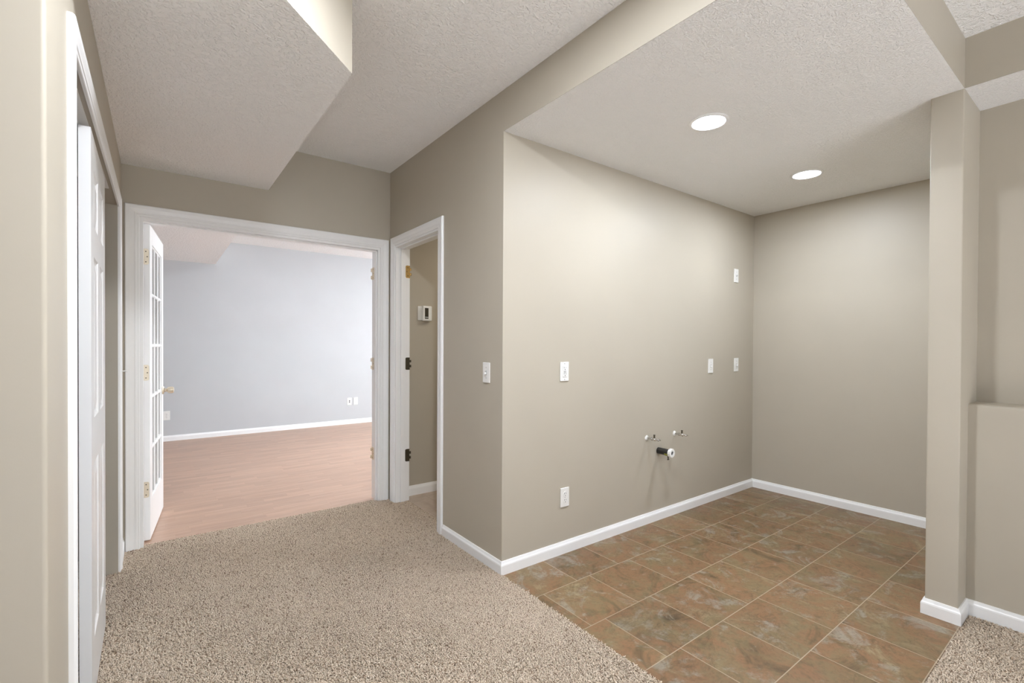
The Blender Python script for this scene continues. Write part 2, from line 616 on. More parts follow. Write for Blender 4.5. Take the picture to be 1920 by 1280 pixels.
bm = bmesh.new()
quad(bm, [(-1.3, Y2 + 0.115, ZH), (5.7, Y2 + 0.115, ZH), (5.7, Y3 + 0.1, ZH), (-1.3, Y3 + 0.1, ZH)])
struct('ceiling', bm, CEIL, 'white ceiling of the pale grey room beyond the doorway', 'ceiling')
bm = bmesh.new()
box(bm, -1.3, Y2 + 0.116, ZS, SX, Y3, ZH - 0.0005)
struct('ceiling_bulkhead', bm, CEIL, 'dropped white ceiling box inside the pale grey room', 'ceiling')
bm = bmesh.new()
quad(bm, [(1.6, 2.2, 2.44), (3.9, 2.2, 2.44), (3.9, 3.72, 2.44), (1.6, 3.72, 2.44)])
struct('ceiling', bm, CEIL, 'ceiling of the passage inside the narrow doorway', 'ceiling')

# ------------------------------------------------------------------ walls
CO0, CO1, CZ = 1.650, 3.376, 2.028       # closet opening
FO0, FO1, FZ = -0.0870, 1.4310, 2.0460    # wide doorway, rough jamb faces
PO0, PO1, PZ = 2.8640, 3.5920, 2.0600     # narrow doorway

bm = bmesh.new()
R = 0.009
arc = [(XL - R + R * math.cos(t), 1.315 + R - R * math.sin(t)) for t in [i * PI / 2 / 8 for i in range(9)]]
poly_prism(bm, arc + [(XL - 0.115, 1.315), (XL - 0.115, CO0), (XL, CO0)], 0, ZH)
poly_prism(bm, [(XL - 0.115, CO1), (XL, CO1), (XL, Y2), (XL - 0.115, Y2)], 0, ZH)
box(bm, XL - 0.115, CO0, CZ, XL, CO1, ZH)
struct('wall_left', bm, WALL, 'beige wall around the white closet opening, with a rounded outer corner', 'wall', smooth=True)

bm = bmesh.new()
poly_prism(bm, [(RX0, 1.315), (XL - 0.115, 1.315), (XL - 0.115, 1.43), (RX0, 1.43)], 0, ZH)
struct('wall_corner', bm, WALL, 'beige wall facing the viewer beside the closet', 'wall')

for nm, bx, lab in (('wall_closet_back', (-0.97, 1.43, 0, -0.94, 3.82, 2.5), 'rear wall inside the closet with its shade painted in'),
                    ('wall_closet_near', (-0.94, 1.43, 0, XL - 0.1151, 1.45, 2.5), 'near side wall inside the closet with its shade painted in'),
                    ('wall_closet_far', (-0.94, 3.70, 0, XL - 0.1151, 3.72, 2.5), 'far side wall inside the closet with its shade painted in'),
                    ('ceiling_closet', (-0.94, 1.45, 2.48, XL - 0.1151, 3.70, 2.5), 'ceiling inside the closet with its shade painted in')):
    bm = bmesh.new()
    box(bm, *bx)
    struct(nm, bm, CLOSET_SHADE, lab, 'wall')

bm = bmesh.new()
box(bm, XL - 0.115, Y2, 0, FO0, Y2 + 0.115, ZH)
box(bm, FO1, Y2, 0, X0 + 0.12, Y2 + 0.115, ZH)
box(bm, FO0, Y2, FZ, FO1, Y2 + 0.115, ZH)
struct('wall_end', bm, WALL, 'beige wall above the wide white doorway at the hall end', 'wall')

bm = bmesh.new()
poly_prism(bm, [(X0, Y0), (X0 + 0.114, Y0 + 0.114), (X0 + 0.114, PO0), (X0, PO0)], 0, ZH)
poly_prism(bm, [(X0, PO1), (X0 + 0.114, PO1), (X0 + 0.114, Y2), (X0, Y2)], 0, ZH)
box(bm, X0, PO0, PZ, X0 + 0.114, PO1, ZH)
struct('wall_hall', bm, WALL, 'beige hall wall between the narrow doorway and the alcove corner', 'wall')

bm = bmesh.new()
poly_prism(bm, [(X0, Y0), (X1, Y0), (X1 + 0.114, Y0 + 0.114), (X0 + 0.114, Y0 + 0.114)], 0, ZC + 0.1)
struct('wall_alcove', bm, WALL, 'brightly lit beige alcove wall with the water valves', 'wall')

bm = bmesh.new()
poly_prism(bm, [(X1, YC), (X1 + 0.114, YC), (X1 + 0.114, Y0 + 0.114), (X1, Y0)], 0, ZC + 0.1)
struct('wall_back', bm, WALL, 'plain beige wall at the back of the alcove', 'wall')

bm = bmesh.new()
poly_prism(bm, [(XC, YC), (X1, YC), (X1, YCL), (XC, YCL)], 0, ZC)
bmesh.ops.bevel(bm, geom=[e for e in bm.edges if abs(e.verts[0].co.x - XC) < 1e-5 and abs(e.verts[1].co.x - XC) < 1e-5
                          and abs(e.verts[0].co.z - e.verts[1].co.z) > 1], offset=0.006, segments=3, profile=0.5, affect='EDGES')
struct('wall_column', bm, WALL, 'beige column-like wall end between the tile and the right wall', 'wall', smooth=True)

bm = bmesh.new()
box(bm, XW, RY0, 0, XW + 0.12, YC, ZC)
struct('wall_right', bm, WALL, 'beige upper wall above the ledge right of the column', 'wall')
bm = bmesh.new()
box(bm, XW2, RY0, 0, XW, YC, 1.002)
bmesh.ops.bevel(bm, geom=[e for e in bm.edges if all(abs(v.co.x - XW2) < 1e-5 and v.co.z > 1 for v in e.verts)],
                offset=0.012, segments=4, profile=0.5, affect='EDGES')
struct('wall_ledge', bm, WALL, 'lower beige wall with a ledge at its top right of the column', 'wall', smooth=True)

e = 0.0012
bm = bmesh.new()
poly_prism(bm, [(X0, YC), (X0 + 0.1, YC + 0.1), (X0 + 0.1, Y0 + 0.1), (X0, Y0)], ZC + e, ZH)
struct('wall_header', bm, WALL, 'beige header over the alcove continuing the hall wall', 'wall')
bm = bmesh.new()
poly_prism(bm, [(X0, YC), (XC, YC), (XC, YC + 0.1), (X0 + 0.1, YC + 0.1)], ZC + e, ZH)
struct('wall_header', bm, WALL, 'beige header running from the top of the column over the tile edge', 'wall')
bm = bmesh.new()
box(bm, XC, RY0, ZC + e, XC + 0.1, YC + 0.1, ZH)
struct('wall_beam', bm, WALL, 'beige beam face right of the column under the high ceiling', 'wall')

# far room
bm = bmesh.new()
box(bm, -1.3, Y3, 0, 5.6, Y3 + 0.1, ZH)
struct('wall_far', bm, GREY, 'pale grey-blue wall of the room beyond the wide doorway', 'wall')
bm = bmesh.new()
box(bm, -1.3, Y2 + 0.115, 0, -1.2, Y3, ZH)
struct('wall_far_left', bm, GREY, 'pale grey side wall of the far room behind the open glass door', 'wall')
bm = bmesh.new()
box(bm, 5.6, Y2 + 0.115, 0, 5.7, Y3, ZH)
struct('wall_far_right', bm, GREY, 'pale grey window wall of the far room', 'wall')
bm = bmesh.new()
box(bm, -1.3, Y2 + 0.1151, 0, FO0, Y2 + 0.125, ZH)
box(bm, FO1, Y2 + 0.1151, 0, 5.6, Y2 + 0.125, ZH)
box(bm, FO0, Y2 + 0.1151, FZ, FO1, Y2 + 0.125, ZH)
struct('wall_far_near', bm, GREY, 'pale grey inner side of the wall around the wide doorway', 'wall')
# passage behind the narrow doorway
YP = 3.690
bm = bmesh.new()
box(bm, X0 + 0.114, YP, 0, 3.9, YP + 0.014, 2.46)
struct('wall_passage', bm, WALL, 'shaded brown-beige passage wall with the thermostat', 'wall')
bm = bmesh.new()
box(bm, X0 + 0.114, Y0 + 0.114, 0, 3.9, Y0 + 0.13, 2.46)
box(bm, 3.8, Y0 + 0.114, 0, 3.9, YP, 2.46)
struct('wall_passage_end', bm, WALL, 'end of the passage inside the narrow doorway', 'wall')
# rest of the main room
bm = bmesh.new()
for (ax, bx) in ((RX0, -0.6), (2.4, XW + 0.12)):
    box(bm, ax, RY0 - 0.1, 0, bx, RY0, ZH)
box(bm, -0.6, RY0 - 0.1, 0, 2.4, RY0, 0.4)
box(bm, -0.6, RY0 - 0.1, 2.3, 2.4, RY0, ZH)
struct('wall_rear', bm, WALL, 'beige window wall behind the viewer', 'wall')
bm = bmesh.new()
for (ay, by) in ((RY0, -2.3), (0.3, 1.43)):
    box(bm, RX0 - 0.1, ay, 0, RX0, by, ZH)
box(bm, RX0 - 0.1, -2.3, 0, RX0, 0.3, 0.4)
box(bm, RX0 - 0.1, -2.3, 2.3, RX0, 0.3, ZH)
struct('wall_rear_side', bm, WALL, 'beige side wall with a window behind the viewer', 'wall')

# ------------------------------------------------------------------ baseboards (mitred sweeps)
BP = [(0.0, 0.0), (0.013, 0.0), (0.013, 0.050), (0.0115, 0.056), (0.0085, 0.061), (0.0065, 0.067), (0.0045, 0.0735), (0.0, 0.0735)]


def sweep(path, prof, side, name_label, mat=WHITE):
    """path: xy points along the wall line; the profile grows to one side; one object per segment with mitred ends"""
    n = len(path)
    P = [Vector(p) for p in path]
    nrm = []
    for i in range(n - 1):
        d = (P[i + 1] - P[i]).normalized()
        nrm.append(Vector((-d.y, d.x)) * side)

    def off(i, t):
        if i == 0:
            return P[0] + nrm[0] * t
        if i == n - 1:
            return P[-1] + nrm[-1] * t
        a_, b2 = nrm[i - 1], nrm[i]
        mvec = (a_ + b2) / (1 + a_.dot(b2))
        return P[i] + mvec * t
    for i, (nm, lab) in enumerate(name_label):
        if nm is None:
            continue
        bm_ = bmesh.new()
        r0 = [bm_.verts.new((*off(i, t), z)) for t, z in prof]
        r1 = [bm_.verts.new((*off(i + 1, t), z)) for t, z in prof]
        k = len(prof)
        for j in range(k):
            bm_.faces.new((r0[j], r0[(j + 1) % k], r1[(j + 1) % k], r1[j]))
        bm_.faces.new(r0)
        bm_.faces.new(list(reversed(r1)))
        struct(nm, bm_, mat, lab, 'baseboard')


# walking with the wall on the left-hand side the room lies on side -1
sweep([(X0, 2.785), (X0, Y0), (X1, Y0), (X1, YCL), (XC, YCL), (XC, YC), (XW2, YC), (XW2, RY0)], BP, -1, [
    ('baseboard_hall', 'short white baseboard from the narrow doorway to the alcove corner'),
    ('baseboard_alcove', 'long white baseboard along the valve wall of the alcove'),
    ('baseboard_back', 'white baseboard along the back wall of the alcove'),
    ('baseboard_column_side', 'white baseboard on the alcove side of the column'),
    ('baseboard_column', 'white baseboard across the front of the column'),
    ('baseboard_column_return', 'short white baseboard returning from the column to the ledge wall'),
    ('baseboard_right', 'white baseboard along the ledge wall above the carpet'),
])
sweep([(X0 + 0.13, YP), (3.8, YP)], [(t, z * 1.12) for t, z in BP], -1, [('baseboard_passage', 'white baseboard under the thermostat wall')])
sweep([(-1.2, Y3), (5.6, Y3)], BP, -1, [('baseboard_far', 'white baseboard along the pale grey far wall')])
sweep([(XL, 3.446), (XL, Y2)], [(t * 1.0, z * 1.2) for t, z in BP], -1, [('baseboard_left', 'tiny white baseboard between the closet trim and the corner')])

# ------------------------------------------------------------------ door casings
CP = [(0.0, 0.0), (0.0, 0.0075), (0.002, 0.0095), (0.011, 0.0100), (0.013, 0.0125), (0.020, 0.0128), (0.023, 0.0110), (0.030, 0.0125),
      (0.042, 0.0160), (0.058, 0.0165), (0.062, 0.0145), (0.064, 0.0100), (0.064, 0.0)]


def casing(parent, a0, a1, zt, fn, width=0.064, z0=0.0, name='casing'):
    s = width / 0.064
    bm_ = bmesh.new()
    rings = []
    for k in range(4):
        ring = []
        for u_, t in CP:
            u_ *= s
            a_ = a0 - u_ if k < 2 else a1 + u_
            z = z0 if k in (0, 3) else zt + u_
            ring.append(bm_.verts.new(fn(a_, t, z)))
        rings.append(ring)
    n = len(CP)
    for r0, r1 in zip(rings, rings[1:]):
        for j in range(n):
            bm_.faces.new((r0[j], r0[(j + 1) % n], r1[(j + 1) % n], r1[j]))
    bm_.faces.new(rings[0])
    bm_.faces.new(list(reversed(rings[-1])))
    return link(name, bm_, WHITE, parent)


def hinge_leaf(parent, corner, along, normal, z, mat, w=0.034, h=0.100, knuckle=None, label=None):
    """flat leaf with rounded corners and three countersunk screws; along = direction across the leaf, normal = out of the surface"""
    al, nm = Vector(along), Vector(normal)
    c = Vector(corner) + Vector((0, 0, z))
    bm_ = bmesh.new()
    r = 0.010
    pts_ = []
    for (cu_, cv, a0_) in ((w - r, h / 2 - r, 0), (0.001, h / 2 - 0.001, 90), (0.001, -h / 2 + 0.001, 180), (w - r, -h / 2 + r, 270)):
        rr = r if cu_ > 0.01 else 0.001
        for q in range(5):
            t = math.radians(a0_ + q * 22.5)
            pts_.append((cu_ + rr * math.cos(t), cv + rr * math.sin(t)))
    lo = [bm_.verts.new(c + al * u_ + Vector((0, 0, v)) + nm * 0.0002) for u_, v in pts_]
    hi = [bm_.verts.new(c + al * u_ + Vector((0, 0, v)) + nm * 0.0022) for u_, v in pts_]
    bm_.faces.new(hi)
    bm_.faces.new(list(reversed(lo)))
    k = len(pts_)
    for j in range(k):
        bm_.faces.new((lo[j], lo[(j + 1) % k], hi[(j + 1) % k], hi[j]))
    o = link('hinge', bm_, mat, parent)
    if label:
        o['label'] = label
    for u_, v in ((w * 0.48, h * 0.33), (w * 0.72, 0.0), (w * 0.48, -h * 0.33)):
        bm_ = bmesh.new()
        lathe(bm_, [(0.0036, 0.0), (0.0036, 0.0006), (0.001, 0.0004)], c + al * u_ + Vector((0, 0, v)) + nm * 0.0022, nm, 10)
        link('screw', bm_, AGED, o)
    if knuckle:
        for a_, b2 in knuckle:
            bm_ = bmesh.new()
            lathe(bm_, [(0.0055, 0), (0.0065, 0.001), (0.0065, b2 - a_ - 0.001), (0.0055, b2 - a_)],
                  c + nm * 0.004 - al * 0.006 + Vector((0, 0, a_)), (0, 0, 1), 14)
            link('knuckle', bm_, mat, o)
    return o


# wide double doorway
t1 = thing('trim_1', 'wide white moulded doorway trim at the hall end, with bare hinges on its right jamb', 'door frame', (0.67, Y2, 0), kind='structure')
t1.location = (0, 0, 0)
casing(t1, FO0 - 0.009 + 0.003, FO1 + 0.009 - 0.003, 2.0505, lambda a_, t, z: (a_, Y2 - t, z), 0.0705)
bm = bmesh.new()
JT = 0.012
box(bm, FO0 - 0.012, Y2 - 0.001, 0, FO0 + JT, Y2 + 0.127, FZ + 0.012)
box(bm, FO1 - JT, Y2 - 0.001, 0, FO1 + 0.012, Y2 + 0.127, FZ + 0.012)
box(bm, FO0 + JT, Y2 - 0.001, FZ - JT, FO1 - JT, Y2 + 0.127, FZ + 0.012)
link('jamb', bm, WHITE, t1)
bm = bmesh.new()
box(bm, FO1 - JT - 0.010, Y2 + 0.022, 0, FO1 - JT, Y2 + 0.052, FZ - JT, 0.002)
box(bm, FO0 + JT - 0.001, Y2 + 0.022, FZ - JT - 0.010, FO1 - JT, Y2 + 0.052, FZ - JT, 0.002)
link('door_stop', bm, WHITE, t1)
for z in (1.855, 1.113, 0.372):
    hinge_leaf(t1, (FO1 - JT, Y2 + 0.124, 0), (0, -1, 0), (-1, 0, 0), z, NICKEL, w=0.044,
               knuckle=[(-0.044, -0.016), (0.016, 0.044)])

# narrow doorway
t2 = thing('trim_2', 'narrow white moulded doorway trim on the hall wall, its door taken off the brass hinges', 'door frame', (0, 0, 0), kind='structure')
casing(t2, PO0 - 0.004, PO1 + 0.004, PZ + 0.002, lambda a_, t, z: (X0 - t, a_, z), 0.0675)
bm = bmesh.new()
box(bm, X0 - 0.001, PO0 - 0.012, 0, X0 + 0.118, PO0 + JT, PZ + 0.012)
box(bm, X0 - 0.001, PO1 - JT, 0, X0 + 0.118, PO1 + 0.012, PZ + 0.012)
box(bm, X0 - 0.001, PO0 + JT, PZ - JT, X0 + 0.118, PO1 - JT, PZ + 0.012)
link('jamb', bm, WHITE, t2)
bm = bmesh.new()
box(bm, X0 + 0.040, PO0 + JT, 0, X0 + 0.075, PO0 + JT + 0.010, PZ - JT, 0.002)
box(bm, X0 + 0.040, PO1 - JT - 0.010, 0, X0 + 0.075, PO1 - JT, PZ - JT, 0.002)
box(bm, X0 + 0.040, PO0 + JT, PZ - JT - 0.010, X0 + 0.075, PO1 - JT, PZ - JT, 0.002)
link('door_stop', bm, WHITE, t2)
for z, mt_, lab in ((1.862, BRASS, 'bright polished brass hinge'), (1.117, AGED, 'darkened brass hinge'), (0.372, AGED, 'blackened hinge')):
    hinge_leaf(t2, (X0 + 0.118, PO1 - JT, 0), (-1, 0, 0), (0, -1, 0), z, mt_, w=0.036,
               knuckle=[(-0.030, -0.010), (0.010, 0.030)], label=lab)

# closet
t3 = thing('trim_3', 'white moulded trim around the closet opening', 'door frame', (0, 0, 0), kind='structure')
casing(t3, CO0 - 0.006, CO1 + 0.006, CZ - 0.006, lambda a_, t, z: (XL + t, a_, z), 0.060)
bm = bmesh.new()
box(bm, XL - 0.046, CO0 + 0.002, CZ - 0.014, XL - 0.040, CO1 - 0.35, CZ - 0.001)
box(bm, XL - 0.046, CO0 + 0.002, CZ - 0.005, XL - 0.014, CO1 - 0.35, CZ - 0.001)
tr = link('door_track', bm, WHITE, t3)
bm = bmesh.new()
lathe(bm, [(0.004, 0), (0.004, 0.012), (0.007, 0.014), (0.007, 0.020), (0.005, 0.022)], (XL + 0.0165, CO1 + 0.045, 1.115), (1, 0, 0), 14)
link('bumper', bm, PLATE, t3)


# ------------------------------------------------------------------ doors
def panel_door(parent, w, h, t, panels, mat):
    """leaf in local axes: x across (0..w), y thickness (0 front .. t back), z up; raised panels on both faces"""
    bm_ = bmesh.new()
    xs = sorted({0, w} | {p[0] for p in panels} | {p[2] for p in panels})
    zs = sorted({0, h} | {p[1] for p in panels} | {p[3] for p in panels})

    def inside(cx, cz):
        return any(p[0] < cx < p[2] and p[1] < cz < p[3] for p in panels)
    for y, s in ((0, 1), (t, -1)):
        for i in range(len(xs) - 1):
            for j in range(len(zs) - 1):
                if inside((xs[i] + xs[i + 1]) / 2, (zs[j] + zs[j + 1]) / 2):
                    continue
                quad(bm_, [(xs[i], y, zs[j]), (xs[i + 1], y, zs[j]), (xs[i + 1], y, zs[j + 1]), (xs[i], y, zs[j + 1])])
        for (a_, b2, c_, d_) in panels:
            prev = None
            for ins, dep in ((0, 0), (0.006, 0.0045), (0.014, 0.0075), (0.022, 0.0075), (0.050, 0.0015)):
                ring = [bm_.verts.new((x, y + s * dep, z)) for x, z in
                        ((a_ + ins, b2 + ins), (c_ - ins, b2 + ins), (c_ - ins, d_ - ins), (a_ + ins, d_ - ins))]
                if prev:
                    for k in range(4):
                        bm_.faces.new((prev[k], prev[(k + 1) % 4], ring[(k + 1) % 4], ring[k]))
                prev = ring
            bm_.faces.new(prev)
    for (p, q) in (((0, 0), (w, 0)), ((w, 0), (w, h)), ((w, h), (0, h)), ((0, h), (0, 0))):
        quad(bm_, [(p[0], 0, p[1]), (q[0], 0, q[1]), (q[0], t, q[1]), (p[0], t, p[1])])
    bmesh.ops.remove_doubles(bm_, verts=bm_.verts[:], dist=1e-5)
    return link('leaf', bm_, mat, parent)


# sliding closet leaf: local x runs along +Y, local y (thickness) into the closet
d2 = thing('door_2', 'white six-panel closet door standing half across the closet opening', 'door', (XL - 0.003, 2.13, 0.016), kind='structure',
           rot=(0, 0, PI / 2 + 0.012))
W2, H2 = 0.625, 1.982
st, mid = 0.098, 0.075
cw = (W2 - 2 * st - mid) / 2
pan = []
for xa in (st, st + cw + mid):
    for za, zb in ((0.21, 0.83), (0.99, 1.56), (1.665, 1.865)):
        pan.append((xa, za, xa + cw, zb))
panel_door(d2, W2, H2, 0.032, pan, WHITE)

# glazed door standing open into the far room; local x from hinge to free edge, local y = 0 is the face seen from the hall
DA = math.radians(84.2)
d1 = thing('door_1', 'white fifteen-pane glass door standing open into the far room', 'door', (-0.0430, 3.800, 0.012), kind='structure', rot=(0, 0, DA))
W1, H1, T1 = 0.715, 2.018, 0.035
SW, TR, BR, MW = 0.105, 0.112, 0.245, 0.022
bm = bmesh.new()
for a_, b2, c_, d_ in ((0, 0, SW, H1), (W1 - SW, 0, W1, H1), (SW, 0, W1 - SW, BR), (SW, H1 - TR, W1 - SW, H1)):
    box(bm, a_, 0, b2, c_, T1, d_, 0.0015 if (c_ - a_) < 0.2 else 0.0)
link('leaf', bm, WHITE, d1)
pw = (W1 - 2 * SW - 2 * MW) / 3
ph = (H1 - TR - BR - 4 * MW) / 5
bm = bmesh.new()
mp = [(-MW / 2, 0.006), (-MW / 2 + 0.005, 0.002), (0, 0.0), (MW / 2 - 0.005, 0.002), (MW / 2, 0.006)]
for k in (1, 2):
    xc_ = SW + k * pw + (k - 0.5) * MW
    box(bm, xc_ - MW / 2, 0.003, BR, xc_ + MW / 2, T1 - 0.003, H1 - TR, 0.005, seg=1)
for k in range(1, 5):
    zc_ = BR + k * ph + (k - 0.5) * MW
    box(bm, SW, 0.0025, zc_ - MW / 2, W1 - SW, T1 - 0.0025, zc_ + MW / 2, 0.005, seg=1)
# glazing beads round the opening
for (a_, b2, c_, d_) in ((SW, BR, SW + 0.009, H1 - TR), (W1 - SW - 0.009, BR, W1 - SW, H1 - TR), (SW, BR, W1 - SW, BR + 0.009), (SW, H1 - TR - 0.009, W1 - SW, H1 - TR)):
    box(bm, a_, 0.006, b2, c_, T1 - 0.006, d_, 0.003, seg=1)
link('muntins', bm, WHITE, d1)
for i in range(3):
    for j in range(5):
        bm = bmesh.new()
        xa = SW + i * (pw + MW)
        za = BR + j * (ph + MW)
        box(bm, xa - 0.003, T1 / 2 - 0.002, za - 0.003, xa + pw + 0.003, T1 / 2 + 0.002, za + ph + 0.003)
        link('pane', bm, GLASS, d1)
# knobs on both faces with rosette
kb = bmesh.new()
prof = [(0.030, 0.0), (0.031, 0.004), (0.026, 0.010), (0.013, 0.013), (0.0115, 0.026), (0.014, 0.030), (0.022, 0.036), (0.0245, 0.048),
        (0.0245, 0.062), (0.021, 0.070), (0.008, 0.073)]
lathe(kb, prof, (W1 - 0.062, 0, 0.905), (0, -1, 0), 28)
lathe(kb, prof, (W1 - 0.062, T1, 0.905), (0, 1, 0), 28)
kn = link('knob', kb, NICKEL, d1, True)
kb = bmesh.new()
box(kb, W1 - 0.0002, T1 / 2 - 0.0125, 0.905 - 0.028, W1 + 0.0015, T1 / 2 + 0.0125, 0.905 + 0.028, 0.0007)
link('latch', kb, NICKEL, d1)
for z in (1.81, 1.072, 0.325):
    hinge_leaf(d1, (0, T1, 0), (0, -1, 0), (-1, 0, 0), z, NICKEL, w=0.030, knuckle=[(-0.044, -0.016), (0.016, 0.044)])


# ------------------------------------------------------------------ recessed lights
def recessed_light(x, y, z, label):
    t = thing('recessed_light', label, 'ceiling light', (x, y, z), 'recessed lights in the alcove ceiling')
    b1 = bmesh.new()
    lathe(b1, [(0.098, 0.0), (0.098, -0.003), (0.093, -0.0065), (0.084, -0.0075), (0.081, -0.005), (0.081, 0.0)], (0, 0, 0), (0, 0, 1), 48, cap=False)
    link('trim_ring', b1, WHITE, t, True)
    b1 = bmesh.new()
    seg = 48
    f = bm_disc(b1, 0.0812, -0.0048, seg)
    link('diffuser', b1, LAMP, t)
    # the lamp's own light: a compact emitter just below the diffuser
    area_light('downlight', (x, y, z - 0.011), (x, y, 0), 0.05, 0.05, LAMP_W, (0.91, 0.985, 1.10), 'DISK')
    return t


def bm_disc(b1, r, z, seg):
    vs_ = [b1.verts.new((r * math.cos(2 * PI * k / seg), r * math.sin(2 * PI * k / seg), z)) for k in range(seg)]
    lo_ = [b1.verts.new((r * math.cos(2 * PI * k / seg), r * math.sin(2 * PI * k / seg), z + 0.003)) for k in range(seg)]
    b1.faces.new(list(reversed(vs_)))
    b1.faces.new(lo_)
    for k in range(seg):
        b1.faces.new((vs_[k], vs_[(k + 1) % seg], lo_[(k + 1) % seg], lo_[k]))


recessed_light(2.312, 1.375, ZC, 'round lit ceiling lamp closer to the alcove header')
recessed_light(3.538, 1.382, ZC, 'round lit ceiling lamp deeper in the alcove near the back wall')


# ------------------------------------------------------------------ wall plates
def plate_thing(name, label, cat, loc, rotz, kind_, group=None):
    """local axes: x across, z up, -y out of the wall"""
    t = thing(name, label, cat, loc, group, rot=(0, 0, rotz))
    b1 = bmesh.new()
    box(b1, -0.0355, -0.0065, -0.0585, 0.0355, -0.0002, 0.0585, 0.003, seg=3)
    link('cover_plate', b1, PLATE, t)

    def screws(zs_, xs_=(0,)):
        for z in zs_:
            for x in xs_:
                b2 = bmesh.new()
                lathe(b2, [(0.0032, 0.0), (0.0032, 0.0008), (0.001, 0.0011)], (x, -0.0065, z), (0, -1, 0), 10)
                link('screw', b2, DGREY, t)
    if kind_ == 'toggle':
        b2 = bmesh.new()
        box(b2, -0.0055, -0.0075, -0.0125, 0.0055, -0.006, 0.0125, 0.0005)
        link('toggle_slot', b2, SOFTGREY, t)
        b2 = bmesh.new()
        box(b2, -0.0042, -0.018, -0.010, 0.0042, -0.006, 0.001, 0.0015)
        link('toggle', b2, PLATE, t)
        screws((-0.0305, 0.0305))
    elif kind_ == 'duplex':
        for zc_ in (0.0195, -0.0195):
            b2 = bmesh.new()
            lathe(b2, [(0.0172, 0.0), (0.0172, 0.0018), (0.0165, 0.0025)], (0, -0.0063, zc_), (0, -1, 0), 28)
            so = link('socket', b2, PLATE, t)
            b2 = bmesh.new()
            box(b2, -0.0075, -0.0096, zc_ + 0.0005, -0.0052, -0.0086, zc_ + 0.0095)
            box(b2, 0.0052, -0.0096, zc_ + 0.001, 0.0073, -0.0086, zc_ + 0.0085)
            lathe(b2, [(0.0028, 0), (0.0028, 0.001)], (0, -0.0086, zc_ - 0.0085), (0, -1, 0), 10)
            link('slots', b2, SLOT_GREY, so)
        screws((0.0,))
    elif kind_ == 'gfci':
        b2 = bmesh.new()
        box(b2, -0.0168, -0.0095, -0.0335, 0.0168, -0.006, 0.0335, 0.0012)
        so = link('socket', b2, PLATE, t)
        b2 = bmesh.new()
        for zc_ in (0.021, -0.017):
            box(b2, -0.0078, -0.0102, zc_ - 0.001, -0.0054, -0.0092, zc_ + 0.008)
            box(b2, 0.0054, -0.0102, zc_ - 0.0005, 0.0076, -0.0092, zc_ + 0.007)
            lathe(b2, [(0.003, 0), (0.003, 0.001)], (0, -0.0092, zc_ - 0.008), (0, -1, 0), 10)
        link('slots', b2, SLOT, so)
        b2 = bmesh.new()
        box(b2, -0.009, -0.0112, 0.0005, 0.009, -0.0092, 0.0048, 0.0005)
        box(b2, -0.009, -0.0112, -0.0062, 0.009, -0.0092, -0.0019, 0.0005)
        link('test_button', b2, DGREY, so)
        screws((-0.0485, 0.0485))
    elif kind_ == 'jack':
        b2 = bmesh.new()
        lathe(b2, [(0.0060, 0.0), (0.0060, 0.003), (0.0046, 0.0035), (0.0046, 0.010), (0.002, 0.0102)], (0, -0.0063, 0.0), (0, -1, 0), 14)
        link('jack', b2, DGREY, t)
        screws((-0.0305, 0.0305))
    elif kind_ == 'double_jack':
        b2 = bmesh.new()
        box(b2, -0.0150, -0.0090, -0.024, 0.0150, -0.006, 0.024, 0.001)
        so = link('insert', b2, PLATE, t)
        b2 = bmesh.new()
        box(b2, -0.008, -0.0100, 0.003, 0.008, -0.0088, 0.019)
        box(b2, -0.008, -0.0100, -0.019, 0.008, -0.0088, -0.003)
        link('jack', b2, SLOT, so)
        screws((-0.0485, 0.0485))
    return t


def on_alcove(x, z):
    return (x, Y0, z)


plate_thing('light_switch', 'white toggle switch on the hall wall beside the alcove corner', 'light switch', (X0, 2.2705, 1.112), -PI / 2, 'toggle')
plate_thing('gfci_outlet', 'white outlet with test buttons on the valve wall at counter height', 'outlet', on_alcove(1.983, 1.112), 0, 'gfci')
plate_thing('wall_outlet', 'white duplex outlet low on the valve wall above the baseboard', 'outlet', on_alcove(1.992, 0.342), 0, 'duplex')
plate_thing('wall_plate', 'white jack plate high on the valve wall near the inner corner', 'wall plate', on_alcove(4.003, 1.882), 0, 'jack')
plate_thing('light_switch', 'white switch plate straight above the water valves, further from the inner corner', 'light switch', on_alcove(3.611, 1.110), 0, 'toggle')
plate_thing('light_switch', 'white switch plate straight below the high jack plate by the inner corner', 'light switch', on_alcove(4.016, 1.112), 0, 'toggle')
plate_thing('wall_plate', 'white plate with two black jacks on the far grey wall', 'wall plate', (2.440, Y3, 0.362), 0, 'double_jack')
plate_thing('wall_outlet', 'plain white outlet beside the black jack plate on the far grey wall', 'outlet', (2.540, Y3, 0.362), 0, 'duplex')
plate_thing('wall_outlet', 'white outlet on the far grey wall just past the open glass door', 'outlet', (0.084, Y3, 0.335), 0, 'duplex')


